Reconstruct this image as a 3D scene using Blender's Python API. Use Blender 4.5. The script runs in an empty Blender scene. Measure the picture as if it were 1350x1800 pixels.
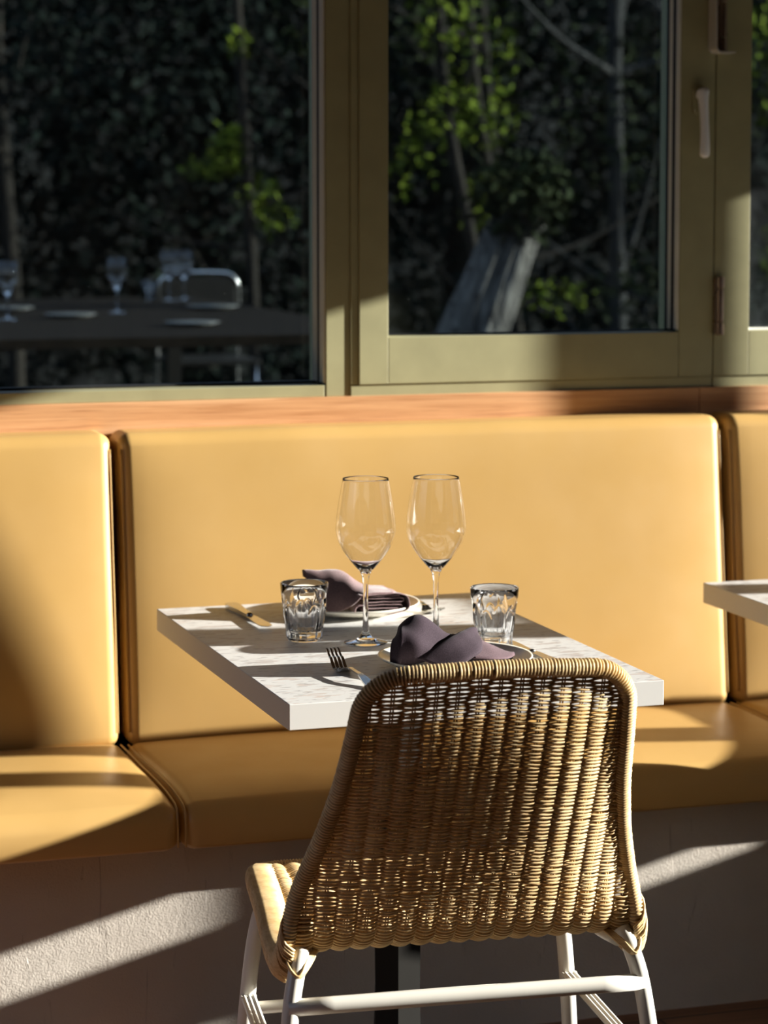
import bpy, bmesh, math, random
from mathutils import Vector, Matrix, noise
random.seed(7)
S = bpy.context.scene
COL = S.collection
PI = math.pi

# ------------------------------------------------------------------ camera, world, sun, exposure
cam_d = bpy.data.cameras.new('camera')
cam = bpy.data.objects.new('camera', cam_d); COL.objects.link(cam)
CX, CY, CZ, YAW, PITCH, FPX = -.9873, -3.5335, 1.5117, .3111, .085, 4387.4
cam.location = (CX, CY, CZ)
fw = Vector((math.sin(YAW)*math.cos(PITCH), math.cos(YAW)*math.cos(PITCH), -math.sin(PITCH)))
cam.rotation_euler = fw.to_track_quat('-Z', 'Y').to_euler()
cam_d.sensor_width = 36; cam_d.lens = FPX/1800*36
cam_d.shift_y = -190.2/1800
cam_d.clip_start = .05; cam_d.clip_end = 200
cam_d.dof.use_dof = True; cam_d.dof.focus_distance = 3.8; cam_d.dof.aperture_fstop = 5.0
S.camera = cam

world = bpy.data.worlds.new('sky'); S.world = world; world.use_nodes = True
wn = world.node_tree; wn.nodes.clear()
wo = wn.nodes.new('ShaderNodeOutputWorld'); wb = wn.nodes.new('ShaderNodeBackground')
tc = wn.nodes.new('ShaderNodeTexCoord'); sx = wn.nodes.new('ShaderNodeSeparateXYZ'); cr = wn.nodes.new('ShaderNodeValToRGB')
wn.links.new(tc.outputs['Generated'], sx.inputs[0]); wn.links.new(sx.outputs['Z'], cr.inputs[0])
cr.color_ramp.elements[0].position = .04; cr.color_ramp.elements[0].color = (.05, .055, .05, 1)
cr.color_ramp.elements[1].position = .42; cr.color_ramp.elements[1].color = (.48, .62, .90, 1)
wn.links.new(cr.outputs[0], wb.inputs[0]); wb.inputs[1].default_value = 1.85
wn.links.new(wb.outputs[0], wo.inputs[0])

sun_d = bpy.data.lights.new('sun', 'SUN'); sun_d.energy = 17; sun_d.angle = math.radians(.53); sun_d.color = (1, .965, .90)
sun = bpy.data.objects.new('sun', sun_d); COL.objects.link(sun)
SUN_A, SUN_B = 4.8, 1.235
sun.rotation_euler = Vector((-SUN_A, 1, -SUN_B)).to_track_quat('-Z', 'Y').to_euler()
sun.location = (6, -2, 4)
S.view_settings.view_transform = 'Standard'; S.view_settings.look = 'None'
S.cycles.transparent_max_bounces = 16; S.cycles.transmission_bounces = 16; S.cycles.max_bounces = 16
S.view_settings.exposure = 0; S.view_settings.gamma = 1; S.view_settings.use_curve_mapping = False

# ------------------------------------------------------------------ materials
def srgb(r, g, b):
    f = lambda c: (c/255/12.92) if c/255 <= .04045 else ((c/255+.055)/1.055)**2.4
    return (f(r), f(g), f(b), 1)
class M:
    """small node material builder"""
    def __init__(s, name, color=(.5, .5, .5, 1), rough=.5, metal=0, spec=.5, **kw):
        s.m = bpy.data.materials.new(name); s.m.use_nodes = True
        s.t = s.m.node_tree; s.n = s.t.nodes; s.l = s.t.links
        s.b = s.n['Principled BSDF']
        s.b.inputs['Base Color'].default_value = color; s.b.inputs['Roughness'].default_value = rough
        s.b.inputs['Metallic'].default_value = metal; s.b.inputs['Specular IOR Level'].default_value = spec
        for k, v in kw.items(): s.b.inputs[k.replace('_', ' ')].default_value = v
    def coords(s, scale=(1, 1, 1), kind='Object', rot=(0, 0, 0)):
        c = s.n.new('ShaderNodeTexCoord'); mp = s.n.new('ShaderNodeMapping')
        mp.inputs['Scale'].default_value = scale; mp.inputs['Rotation'].default_value = rot
        s.l.new(c.outputs[kind], mp.inputs[0]); return mp.outputs[0]
    def noise(s, vec, scale, detail=4, rough=.55, dist=0):
        n = s.n.new('ShaderNodeTexNoise'); s.l.new(vec, n.inputs['Vector'])
        n.inputs['Scale'].default_value = scale; n.inputs['Detail'].default_value = detail
        n.inputs['Roughness'].default_value = rough; n.inputs['Distortion'].default_value = dist
        return n.outputs['Fac']
    def ramp(s, fac, stops):
        r = s.n.new('ShaderNodeValToRGB'); e = r.color_ramp.elements
        while len(e) < len(stops): e.new(.5)
        for el, (p, c) in zip(e, stops): el.position = p; el.color = c if len(c) == 4 else (*c, 1)
        s.l.new(fac, r.inputs[0]); return r.outputs[0]
    def mix(s, fac, a, b, mode='MIX'):
        x = s.n.new('ShaderNodeMix'); x.data_type = 'RGBA'; x.blend_type = mode
        for v, i in ((fac, 0), (a, 6), (b, 7)):
            if hasattr(v, 'links'): s.l.new(v, x.inputs[i])
            else: x.inputs[i].default_value = v
        return x.outputs[2]
    def color(s, out): s.l.new(out, s.b.inputs['Base Color'])
    def rough(s, out): s.l.new(out, s.b.inputs['Roughness'])
    def bump(s, h, strength=.3, dist=.002, prev=None):
        b = s.n.new('ShaderNodeBump'); b.inputs['Strength'].default_value = strength; b.inputs['Distance'].default_value = dist
        s.l.new(h, b.inputs['Height'])
        if prev is not None: s.l.new(prev, b.inputs['Normal'])
        s.l.new(b.outputs[0], s.b.inputs['Normal']); return b.outputs[0]
g1 = lambda v: (v, v, v, 1)

def leather():
    m = M('mustard_leather', rough=.38, spec=.45)
    v = m.coords(); n = m.noise(v, 3.2, 5)
    m.color(m.ramp(n, [(.3, (.555, .34, .110, 1)), (.7, (.605, .38, .132, 1))]))
    m.rough(m.ramp(m.noise(v, 9, 4), [(.3, g1(.34)), (.7, g1(.46))]))
    b = m.bump(m.noise(v, 900, 2), .05, .0004); m.bump(m.noise(v, 7, 2), .10, .004, b)
    return m.m
def wicker():
    m = M('rattan', rough=.5, spec=.4)
    v = m.coords(); a = m.noise(v, 22, 3); c = m.noise(m.coords((1, 1, 6)), 60, 2)
    col = m.ramp(a, [(.25, (.68, .45, .19, 1)), (.5, (.82, .60, .30, 1)), (.75, (.87, .68, .38, 1))])
    m.color(m.mix(m.ramp(c, [(.42, g1(0)), (.75, g1(.4))]), col, (.40, .19, .06, 1)))
    return m.m
def terrazzo():
    m = M('white_terrazzo', rough=.42, spec=.4)
    base = (.70, .695, .665, 1)
    v = m.coords((22, 75, 22)); n = m.noise(v, 1, 2, .5, .3)
    f = m.ramp(n, [(.575, g1(0)), (.62, g1(1))])
    v2 = m.coords((42, 130, 42), rot=(0, 0, .25)); n2 = m.noise(v2, 1, 1.5, .5, .2)
    f2 = m.ramp(n2, [(.61, g1(0)), (.65, g1(1))])
    v3 = m.coords((9, 9, 9)); tint = m.ramp(m.noise(v3, 1, 2), [(.4, (.40, .36, .34, 1)), (.6, (.58, .47, .40, 1))])
    # flecks only show on the polished top, the mitred edge is plain
    g = m.n.new('ShaderNodeNewGeometry'); sp = m.n.new('ShaderNodeSeparateXYZ'); m.l.new(g.outputs['Normal'], sp.inputs[0])
    up = m.ramp(sp.outputs['Z'], [(.8, g1(0)), (.95, g1(1))])
    a = m.mix(m.mix(.30, f, (0, 0, 0, 1)), base, tint)
    b = m.mix(m.mix(.35, f2, (0, 0, 0, 1)), a, (.27, .25, .245, 1))
    m.color(m.mix(up, base, b)); return m.m
def stucco():
    m = M('trowelled_plaster', rough=.9, spec=.2)
    v = m.coords(); n = m.noise(v, 4, 4)
    m.color(m.ramp(n, [(.3, (.56, .50, .43, 1)), (.7, (.63, .575, .50, 1))]))
    b = m.bump(m.noise(v, 330, 3, .6), .55, .0022)
    b = m.bump(m.noise(m.coords((3, 1, 3), rot=(0, .5, 0)), 6, 3, .6, .8), .35, .004, b)
    w = m.noise(m.coords((26, 1, 2.2), rot=(0, .15, 0)), 1.4, 2, .5, 2.2)
    m.bump(m.ramp(w, [(.70, g1(0)), (.715, g1(1)), (.73, g1(0))]), .8, .002, b)
    return m.m
def timber(name='oak_board', dark=False):
    m = M(name, rough=.5, spec=.35)
    n = m.noise(m.coords((1.5, 30, 45)), 1.6, 6, .6, .6)
    n2 = m.noise(m.coords((7, 60, 260)), 1, 3)
    c = m.ramp(n, [(.3, (.50, .24, .10, 1)), (.55, (.66, .36, .17, 1)), (.75, (.74, .44, .23, 1))])
    m.color(m.mix(m.ramp(n2, [(.55, g1(0)), (.72, g1(.55))]), c, (.30, .11, .04, 1)))
    m.bump(n2, .15, .0008); return m.m
def floor_mat():
    m = M('timber_floor', rough=.45)
    n = m.noise(m.coords((1.2, 14, 1)), 2, 5)
    c = m.ramp(n, [(.3, (.16, .065, .028, 1)), (.7, (.30, .135, .06, 1))])
    br = m.n.new('ShaderNodeTexBrick'); m.l.new(m.coords((1, 1, 1)), br.inputs[0])
    br.inputs['Scale'].default_value = 1; br.inputs['Brick Width'].default_value = 1.8; br.inputs['Row Height'].default_value = .13
    br.inputs['Mortar Size'].default_value = .003; br.inputs['Color1'].default_value = g1(1); br.inputs['Color2'].default_value = g1(.8); br.inputs['Mortar'].default_value = g1(.15)
    m.color(m.mix(1, c, br.outputs[0], 'MULTIPLY')); return m.m
def paint(name, c, rough=.45, spec=.4, var=.06):
    m = M(name, c, rough, 0, spec)
    n = m.noise(m.coords(), 14, 4)
    m.color(m.ramp(n, [(.3, tuple(x*(1-var) for x in c[:3])), (.7, tuple(min(1, x*(1+var)) for x in c[:3]))])); return m.m
def steel(name, c=(.62, .61, .58, 1), rough=.22):
    m = M(name, c, rough, 1)
    m.rough(m.ramp(m.noise(m.coords((60, 8, 8)), 6, 3), [(.3, g1(rough*.7)), (.7, g1(rough*1.3))])); return m.m
def cloth(name, c, sh=.35):
    m = M(name, c, .85, 0, .15, Sheen_Weight=sh, Sheen_Roughness=.4)
    n = m.noise(m.coords(), 620, 3, .7)
    m.color(m.ramp(n, [(.35, tuple(x*.72 for x in c[:3])), (.68, tuple(min(1, x*1.35) for x in c[:3]))]))
    m.bump(n, .35, .0007); return m.m
def thin_glass(name, tint=(.96, .97, .96, 1), ior=1.5, smudge_haze=False, boost=1.0):
    m = bpy.data.materials.new(name); m.use_nodes = True; t = m.node_tree; t.nodes.clear()
    o = t.nodes.new('ShaderNodeOutputMaterial'); mx = t.nodes.new('ShaderNodeMixShader')
    tr = t.nodes.new('ShaderNodeBsdfTransparent'); gl = t.nodes.new('ShaderNodeBsdfGlossy'); fr = t.nodes.new('ShaderNodeFresnel')
    tr.inputs[0].default_value = tint; gl.inputs['Roughness'].default_value = .0; fr.inputs[0].default_value = ior
    mt = t.nodes.new('ShaderNodeMath'); mt.operation = 'MULTIPLY'; mt.inputs[1].default_value = boost; mt.use_clamp = True
    t.links.new(fr.outputs[0], mt.inputs[0]); t.links.new(mt.outputs[0], mx.inputs[0])
    t.links.new(tr.outputs[0], mx.inputs[1]); t.links.new(gl.outputs[0], mx.inputs[2])
    if smudge_haze:
        # dusty film outside: faint rain streaks and specks, plus haze painted over the view
        tc_ = t.nodes.new('ShaderNodeTexCoord')
        def nz(scale, sc, lo, hi, top):
            mp = t.nodes.new('ShaderNodeMapping'); mp.inputs['Scale'].default_value = scale; t.links.new(tc_.outputs['Object'], mp.inputs[0])
            n = t.nodes.new('ShaderNodeTexNoise'); n.inputs['Scale'].default_value = sc; n.inputs['Detail'].default_value = 4; t.links.new(mp.outputs[0], n.inputs['Vector'])
            r = t.nodes.new('ShaderNodeValToRGB'); r.color_ramp.elements[0].position = lo; r.color_ramp.elements[0].color = g1(0)
            r.color_ramp.elements[1].position = hi; r.color_ramp.elements[1].color = g1(top); t.links.new(n.outputs['Fac'], r.inputs[0]); return r.outputs[0]
        a = nz((5, 1, 1.2), 3, .30, .8, .05); b = nz((1, 1, .7), 130, .76, .80, .55)
        ad = t.nodes.new('ShaderNodeMath'); ad.operation = 'ADD'; t.links.new(a, ad.inputs[0]); t.links.new(b, ad.inputs[1])
        df = t.nodes.new('ShaderNodeBsdfDiffuse'); df.inputs[0].default_value = (.5, .55, .58, 1)
        m2 = t.nodes.new('ShaderNodeMixShader'); t.links.new(ad.outputs[0], m2.inputs[0]); t.links.new(mx.outputs[0], m2.inputs[1]); t.links.new(df.outputs[0], m2.inputs[2])
        t.links.new(m2.outputs[0], o.inputs[0])
    else: t.links.new(mx.outputs[0], o.inputs[0])
    return m
def clear_glass(name, tint=(1, 1, 1, 1)):
    m = M(name, tint, 0.0, 0, .5, Transmission_Weight=1.0, IOR=1.5); return m.m
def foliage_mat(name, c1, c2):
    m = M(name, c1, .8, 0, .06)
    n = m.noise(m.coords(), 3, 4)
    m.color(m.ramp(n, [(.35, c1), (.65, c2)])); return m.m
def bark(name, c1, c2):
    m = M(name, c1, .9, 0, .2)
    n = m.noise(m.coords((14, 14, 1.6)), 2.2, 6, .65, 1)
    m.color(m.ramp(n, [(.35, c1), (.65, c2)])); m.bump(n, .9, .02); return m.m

LEATHER = leather(); RATTAN = wicker(); TERR = terrazzo(); STUCCO = stucco(); OAK = timber(); FLOOR = floor_mat()
OLIVE = paint('olive_powder_coat', (.37, .35, .195, 1), .42)
ALU = paint('pale_glazing_bead', (.80, .80, .72, 1), .4)
GASKET = paint('black_gasket', (.006, .006, .006, 1), .6)
WHITE = paint('white_enamel', (.80, .77, .68, 1), .3, .5, .03)
BLACK = paint('black_steel', (.010, .009, .007, 1), .6, .15)
STEEL = steel('polished_steel'); BRONZE = steel('bronze_hinge', (.36, .26, .20, 1), .35); GREY = paint('grey_plastic', (.85, .86, .88, 1), .35, .6, .02); SATIN = paint('satin_metal_strip', (.55, .53, .50, 1), .3, .8, .05)
THREAD = paint('tan_thread', (.78, .58, .28, 1), .7)
CERAMIC = paint('cream_ceramic', (.74, .70, .60, 1), .2, .5, .03); DIM_PLATE = paint('dimmed_ceramic', (.10, .10, .09, 1), .3, .5, .1)  # plates of the stand-in reflection have their dimness put into the grey
NAP1 = cloth('mauve_linen', (.235, .155, .155, 1)); NAP2 = cloth('aubergine_linen', (.046, .032, .041, 1), .06); NAP3 = cloth('plum_linen', (.13, .085, .095, 1), .1)
PANE = thin_glass('window_glass', (.66, .71, .72, 1), 1.5, True, 1.0)
BOWL = thin_glass('wine_glass_bowl', (.98, .985, .985, 1), 1.45)
GLASS = clear_glass('clear_glass')
PLASTER = paint('interior_plaster', (.15, .095, .055, 1), .9)
CEIL = paint('ceiling_paint', (.14, .09, .055, 1), .9)

# ------------------------------------------------------------------ mesh helpers
def new_obj(name, bm, mat, parent=None, smooth=False, recalc=True):
    if recalc: bmesh.ops.recalc_face_normals(bm, faces=bm.faces)
    me = bpy.data.meshes.new(name); bm.to_mesh(me); bm.free()
    if smooth: me.shade_smooth()
    me.materials.append(mat)
    o = bpy.data.objects.new(name, me); COL.objects.link(o)
    if parent: o.parent = parent
    return o
def tag(o, label=None, cat=None, group=None, kind=None):
    if label: o['label'] = label
    if cat: o['category'] = cat
    if group: o['group'] = group
    if kind: o['kind'] = kind
    return o
def empty(name, loc=(0, 0, 0), rz=0):
    o = bpy.data.objects.new(name, None); COL.objects.link(o); o.location = loc; o.rotation_euler = (0, 0, rz); o.empty_display_size = .1; return o
def box(bm, x0, x1, y0, y1, z0, z1, bev=0, seg=2):
    vs = [bm.verts.new(p) for p in ((x0, y0, z0), (x1, y0, z0), (x1, y1, z0), (x0, y1, z0), (x0, y0, z1), (x1, y0, z1), (x1, y1, z1), (x0, y1, z1))]
    fs = [bm.faces.new([vs[i] for i in f]) for f in ((3, 2, 1, 0), (4, 5, 6, 7), (0, 1, 5, 4), (1, 2, 6, 5), (2, 3, 7, 6), (3, 0, 4, 7))]
    if bev:
        es = list({e for f in fs for e in f.edges})
        bmesh.ops.bevel(bm, geom=es, offset=bev, segments=seg, profile=.5, affect='EDGES')
def boxobj(name, mat, *a, parent=None, bev=0):
    bm = bmesh.new(); box(bm, *a, bev=bev); return new_obj(name, bm, mat, parent)
def rbox(bm, x0, x1, y0, y1, z0, z1, r, n=14, seg=6, fn=None):
    """rounded box on a fine grid, so it can be bulged"""
    def samp(a, b, m):
        e = [r*(1-math.cos(PI/2*i/seg)) for i in range(seg+1)]
        e = [r*(1-math.tan(PI/4*(1-i/seg))) for i in range(seg+1)]
        L = [a+v for v in e]; R_ = [b-v for v in reversed(e)]
        mid = [L[-1]+(R_[0]-L[-1])*k/m for k in range(1, m)]
        return L+mid+R_
    lo, hi = (x0, y0, z0), (x1, y1, z1)
    S3 = [samp(x0, x1, n), samp(y0, y1, max(4, n//2)), samp(z0, z1, max(4, n//2))]
    cache = {}
    def vert(p):
        q = Vector([min(max(p[i], lo[i]+r), hi[i]-r) for i in range(3)])
        d = Vector(p)-q
        w = q+d.normalized()*r if d.length > 1e-9 else q
        if fn: w = fn(w)
        k = tuple(round(c, 5) for c in p)
        if k not in cache: cache[k] = bm.verts.new(w)
        return cache[k]
    for ax in range(3):
        A, B = [i for i in range(3) if i != ax]
        for val in (lo[ax], hi[ax]):
            for i in range(len(S3[A])-1):
                for j in range(len(S3[B])-1):
                    q = []
                    for (u, v) in ((i, j), (i+1, j), (i+1, j+1), (i, j+1)):
                        p = [0, 0, 0]; p[ax] = val; p[A] = S3[A][u]; p[B] = S3[B][v]; q.append(vert(p))
                    try: bm.faces.new(q)
                    except ValueError: pass
def lathe(bm, prof, seg=64, c=(0, 0), closed=False, rmod=None):
    rings = []
    for (r, z) in prof:
        if r < 1e-6: rings.append([bm.verts.new((c[0], c[1], z))]); continue
        ring = []
        for k in range(seg):
            a = 2*PI*k/seg; rr = rmod(r, z, a) if rmod else r
            ring.append(bm.verts.new((c[0]+rr*math.cos(a), c[1]+rr*math.sin(a), z)))
        rings.append(ring)
    pairs = list(zip(rings, rings[1:]))
    if closed: pairs.append((rings[-1], rings[0]))
    for A, B in pairs:
        for k in range(seg):
            k2 = (k+1) % seg
            if len(A) == 1 and len(B) == 1: break
            if len(A) == 1: bm.faces.new((A[0], B[k2], B[k]))
            elif len(B) == 1: bm.faces.new((A[k], A[k2], B[0]))
            else: bm.faces.new((A[k], A[k2], B[k2], B[k]))
def tube(bm, pts, rad, sides=8, closed=False, cap=True, up=None):
    """sweep circle of radius rad (number or list) along pts, parallel transport"""
    n = len(pts); pts = [Vector(p) for p in pts]
    rads = rad if isinstance(rad, (list, tuple)) else [rad]*n
    T = []
    for i in range(n):
        a = pts[(i-1) % n] if (closed or i > 0) else pts[i]; b = pts[(i+1) % n] if (closed or i < n-1) else pts[i]
        T.append((b-a).normalized())
    ref = up or (Vector((0, 0, 1)) if abs(T[0].z) < .9 else Vector((1, 0, 0)))
    N = (ref-T[0]*ref.dot(T[0])).normalized(); rings = []
    for i in range(n):
        N = (N-T[i]*N.dot(T[i])).normalized(); B = T[i].cross(N)
        rings.append([bm.verts.new(pts[i]+(N*math.cos(2*PI*k/sides)+B*math.sin(2*PI*k/sides))*rads[i]) for k in range(sides)])
    m = n if closed else n-1
    for i in range(m):
        A, Bq = rings[i], rings[(i+1) % n]
        for k in range(sides): bm.faces.new((A[k], A[(k+1) % sides], Bq[(k+1) % sides], Bq[k]))
    if cap and not closed:
        bm.faces.new(list(reversed(rings[0]))); bm.faces.new(rings[-1])
def spline(pts, n):
    """Catmull-Rom through pts, n samples"""
    P = [Vector(p) for p in pts]; P = [P[0]*2-P[1]]+P+[P[-1]*2-P[-2]]
    m = len(P)-3; out = []
    for i in range(n):
        t = i/(n-1)*m; k = min(int(t), m-1); t -= k; a, b, c, d = P[k:k+4]
        out.append(.5*((2*b)+(c-a)*t+(2*a-5*b+4*c-d)*t*t+(3*b-a-3*c+d)*t**3))
    return out
def interp(tab, x):
    if x <= tab[0][0]: return tab[0][1]
    for (a, va), (b, vb) in zip(tab, tab[1:]):
        if x <= b:
            t = (x-a)/(b-a); t = t*t*(3-2*t); return va+(vb-va)*t
    return tab[-1][1]
def grid_surface(bm, G):
    V = [[bm.verts.new(p) for p in row] for row in G]
    for i in range(len(V)-1):
        for j in range(len(V[0])-1): bm.faces.new((V[i][j], V[i][j+1], V[i+1][j+1], V[i+1][j]))

# ------------------------------------------------------------------ the setting
WY = 1.28                                                # front plane of the window frames
ZF = -.034                                               # floor level
def struct(name, mat, *a, bev=0, parent=None):
    o = boxobj(name, mat, *a, parent=parent, bev=bev)
    if not parent: o['kind'] = 'structure'
    return o
struct('floor', FLOOR, -4.2, 3.35, -7.1, 1.5, ZF-.12, ZF)
struct('ceiling', CEIL, -4.2, 3.35, -7.1, 1.5, 2.62, 2.76)
struct('wall_rear', PLASTER, -4.2, 3.35, -7.2, -7.1, ZF, 2.62)
bm = bmesh.new()
box(bm, -4.3, -4.2, -7.1, 1.5, ZF, .9); box(bm, -4.3, -4.2, -7.1, -2.0, .9, 2.62); box(bm, -4.3, -4.2, 1.3, 1.5, .9, 2.62); box(bm, -4.3, -4.2, -2.0, 1.3, 2.5, 2.62)  # unseen wall; opening added so sky light reaches left-facing sides
o = new_obj('wall_left', bm, PLASTER); o['kind'] = 'structure'
struct('wall_front_lower', PLASTER, -4.2, 3.3, WY+.005, 1.42, ZF, 1.095)
# timber capping board behind the backrests
def board(x0, x1, ph):
    bm = bmesh.new(); box(bm, x0, x1, WY-.012, WY+.006, .90, 1.0985, bev=.0012); return bm
o = new_obj('trim_1', board(-2.2, 1.2565, 0), OAK); o['kind'] = 'structure'
o = new_obj('trim_2', board(1.2575, 3.25, 0), OAK); o['kind'] = 'structure'; 

ZT = 2.42
def wframe(name, pieces, pane_args, extra=()):
    """window = parent frame mesh with children: beads, gasket, pane"""
    bm = bmesh.new()
    for p in pieces: box(bm, *p, bev=.0012)
    fr = new_obj(name, bm, OLIVE); fr['kind'] = 'structure'
    for (nm, mat, boxes) in extra:
        bm = bmesh.new()
        for p in boxes: box(bm, *p, bev=.0006)
        new_obj(nm, bm, mat, fr)
    bm = bmesh.new(); x0, x1, y, z0, z1 = pane_args
    box(bm, x0, x1, y, y+.006, z0, z1); new_obj('glass_pane', bm, PANE, fr)
    return fr
GY = WY+.085
# left fixed light
wframe('window_1', [(-2.2, .4345, WY, WY+.11, 1.0985, 1.1215), (-2.2, .43, WY, WY+.11, ZT, ZT+.06), (-2.25, -2.2, WY, WY+.11, 1.0985, ZT+.06)],
       (-2.2, .436, GY, 1.1215, ZT),
       [('glazing_bead', ALU, [(.434, .4375, WY+.004, WY+.036, 1.126, ZT), (.434, .4375, WY+.052, WY+.086, 1.126, ZT)]),
        ('gasket', GASKET, [(.4345, .438, WY+.034, WY+.054, 1.1215, ZT), (-2.2, .436, WY+.062, WY+.086, 1.1215, 1.1265)])])
bm = bmesh.new()
box(bm, .438, .4885, WY, WY+.12, 1.0985, ZT+.06, bev=.0012)
o = new_obj('trim_3', bm, OLIVE); o['kind'] = 'structure'          # structural mullion
# opening sash beside it
R0, R1 = .568, 1.211
w3 = wframe('window_2', [(.489, .506, WY-.003, WY+.10, 1.122, ZT+.06), (.489, 1.289, WY-.003, WY+.11, 1.0955, 1.1205),
                    (.5062, R0-.0004, WY-.0065, WY+.10, 1.1215, ZT), (R0, R1-.001, WY-.0065, WY+.10, 1.1215, 1.2165),
                    (R1, 1.2885, WY-.0065, WY+.10, 1.1215, ZT), (.506, 1.2885, WY-.003, WY+.10, ZT, ZT+.06)],
       (R0, R1, WY+.062, 1.2165, ZT),
       [('glazing_bead', ALU, [(R1-.004, R1-.0004, WY-.004, WY+.014, 1.221, ZT), (R1-.004, R1-.0004, WY+.03, WY+.048, 1.221, ZT)]),
        ('gasket', GASKET, [(R1-.0036, R1-.0002, WY+.012, WY+.062, 1.2165, ZT), (R0, R1, WY+.05, WY+.062, 1.2165, 1.2195)])])
w4 = wframe('window_3', [(1.2912, 1.3725, WY-.0065, WY+.10, 1.1215, ZT), (1.3728, 2.2, WY-.0065, WY+.10, 1.1215, 1.2165), (1.2912, 2.28, WY-.003, WY+.11, 1.0955, 1.1205),
                    (2.2, 2.28, WY-.0065, WY+.10, 1.1215, ZT), (1.2912, 2.28, WY-.003, WY+.10, ZT, ZT+.06)],
       (1.3725, 2.2, WY+.062, 1.2165, ZT),
       [('glazing_bead', ALU, [(1.3725, 2.2, WY+.004, WY+.05, 1.2166, 1.2195), (1.3726, 1.3745, WY+.004, WY+.05, 1.2195, ZT)]),
        ('gasket', GASKET, [(1.2886, 1.2911, WY+.004, WY+.03, 1.1215, ZT)])])
struct('wall_front_upper', PLASTER, -4.2, 3.3, WY, 1.42, ZT+.06, 2.62)
struct('wall_front_right', PLASTER, 2.28, 3.3, WY, 1.42, 1.095, ZT+.06)
struct('wall_front_left', PLASTER, -4.2, -2.25, WY, 1.42, 1.095, ZT+.06)
# right end wall, out of view: sun opening, its posts placed to cast shade bands
EX = 3.3
bm = bmesh.new()
box(bm, EX, EX+.05, -7.1, 1.42, ZF, .83); box(bm, EX, EX+.05, -7.1, 1.42, 2.012, 2.62)
box(bm, EX, EX+.05, .772, .858, .83, 2.012)
box(bm, EX, EX+.05, .262, .370, .83, 2.012)
box(bm, EX, EX+.05, .015, .112, .83, 1.44); box(bm, EX, EX+.05, -.168, -.028, 1.44, 2.012)
box(bm, EX, EX+.05, -.168, .262, 1.425, 1.455)
box(bm, EX, EX+.05, -7.1, -1.7, .83, 2.012)  # stretch closed to cut light bouncing off the floor
o = new_obj('wall_right', bm, OLIVE); o['kind'] = 'structure'
# plastered bench base
struct('wall_bench_base', STUCCO, -3.0, 3.28, .695, 1.24, ZF, .366)

# ------------------------------------------------------------------ window hardware
def hinge(cx, z0, z1, label, name='window_hinge'):
    h = (z1-z0)/2
    bm = bmesh.new()
    for a, b, r in ((-h, -h+.026, .0085), (-h+.028, h-.026, .0078), (h-.024, h, .0085)):
        tube(bm, [(0, -.009, a), (0, -.009, a+.001), (0, -.009, b-.001), (0, -.009, b)], [r*.9, r, r, r*.9], 20)
    e = new_obj(name, bm, BRONZE, w3, smooth=False); e.location = (cx, WY-.007, (z0+z1)/2)
    bm = bmesh.new(); box(bm, -.0125, -.006, -.010, 0, -h+.002, h-.002, bev=.0008); new_obj('leaf_plate', bm, BRONZE, e)
    return e
hinge(1.3005, 1.209, 1.332, 'short bronze barrel hinge low on the joint between the two right window sashes')
hinge(1.3005, 1.805, 1.93, 'bronze barrel hinge at the top of the picture behind the bent metal bracket')
bm = bmesh.new()
pth = [(.048, 0, .0), (.03, 0, .0), (.016, 0, .0), (.009, 0, .003), (.005, 0, .010), (.004, 0, .03), (.004, 0, .17)]
pth = spline(pth, 40)
prev = None
for p in pth:
    i = pth.index(p); q = pth[min(i+1, len(pth)-1)]; p0 = pth[max(i-1, 0)]; t = (q-p0).normalized(); nrm = Vector((t.z, 0, -t.x))*.0016
    ring = [bm.verts.new(p+nrm+Vector((0, 0, 0))), bm.verts.new(p-nrm), bm.verts.new(p-nrm+Vector((0, -.038, 0))), bm.verts.new(p+nrm+Vector((0, -.038, 0)))]
    if prev:
        for k in range(4): bm.faces.new((prev[k], prev[(k+1) % 4], ring[(k+1) % 4], ring[k]))
    else: bm.faces.new(ring)
    prev = ring
bm.faces.new(prev); e = new_obj('bent_bracket', bm, SATIN, w3); e.location = (1.268, WY-.0075, 1.80)
bm = bmesh.new()
ring = []
for k in range(32):
    a = 2*PI*k/32; x = .0125*math.cos(a); z = .0125*math.sin(a)+(.016 if math.sin(a) > 0 else -.022); ring.append((x, z))
prev = None
for (y, s) in ((0, 1), (-.005, 1), (-.0075, .86)):
    vs = [bm.verts.new((x*s, y, z*s)) for x, z in ring]
    if prev:
        for k in range(32): bm.faces.new((prev[k], prev[(k+1) % 32], vs[(k+1) % 32], vs[k]))
    prev = vs
bm.faces.new(prev); e = new_obj('window_handle', bm, paint('olive_plate', (.30, .29, .17, 1), .35), w3); e.location = (1.249, WY-.0065, 1.705)
bm = bmesh.new()
tube(bm, [(0, -.004, .006), (0.001, -.022, .006)], .009, 20)
L = spline([(0.001, -.018, .018), (0.001, -.022, .010), (.001, -.025, -.01), (.002, -.028, -.045), (.0035, -.028, -.08), (.004, -.027, -.112), (.004, -.026, -.124)], 30)
rr = [.005, .010, .0122, .0135, .0135, .013, .0122, .0116, .0110, .0106, .0102, .0099, .0096, .0094, .0093, .0092, .0092, .0093, .0094, .0096, .0098, .0101, .0104, .0106, .0107, .0104, .0098, .0088, .007, .003]
tube(bm, L, rr, 20, up=Vector((1, 0, 0)))
new_obj('lever', bm, GREY, e, smooth=True)

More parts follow.
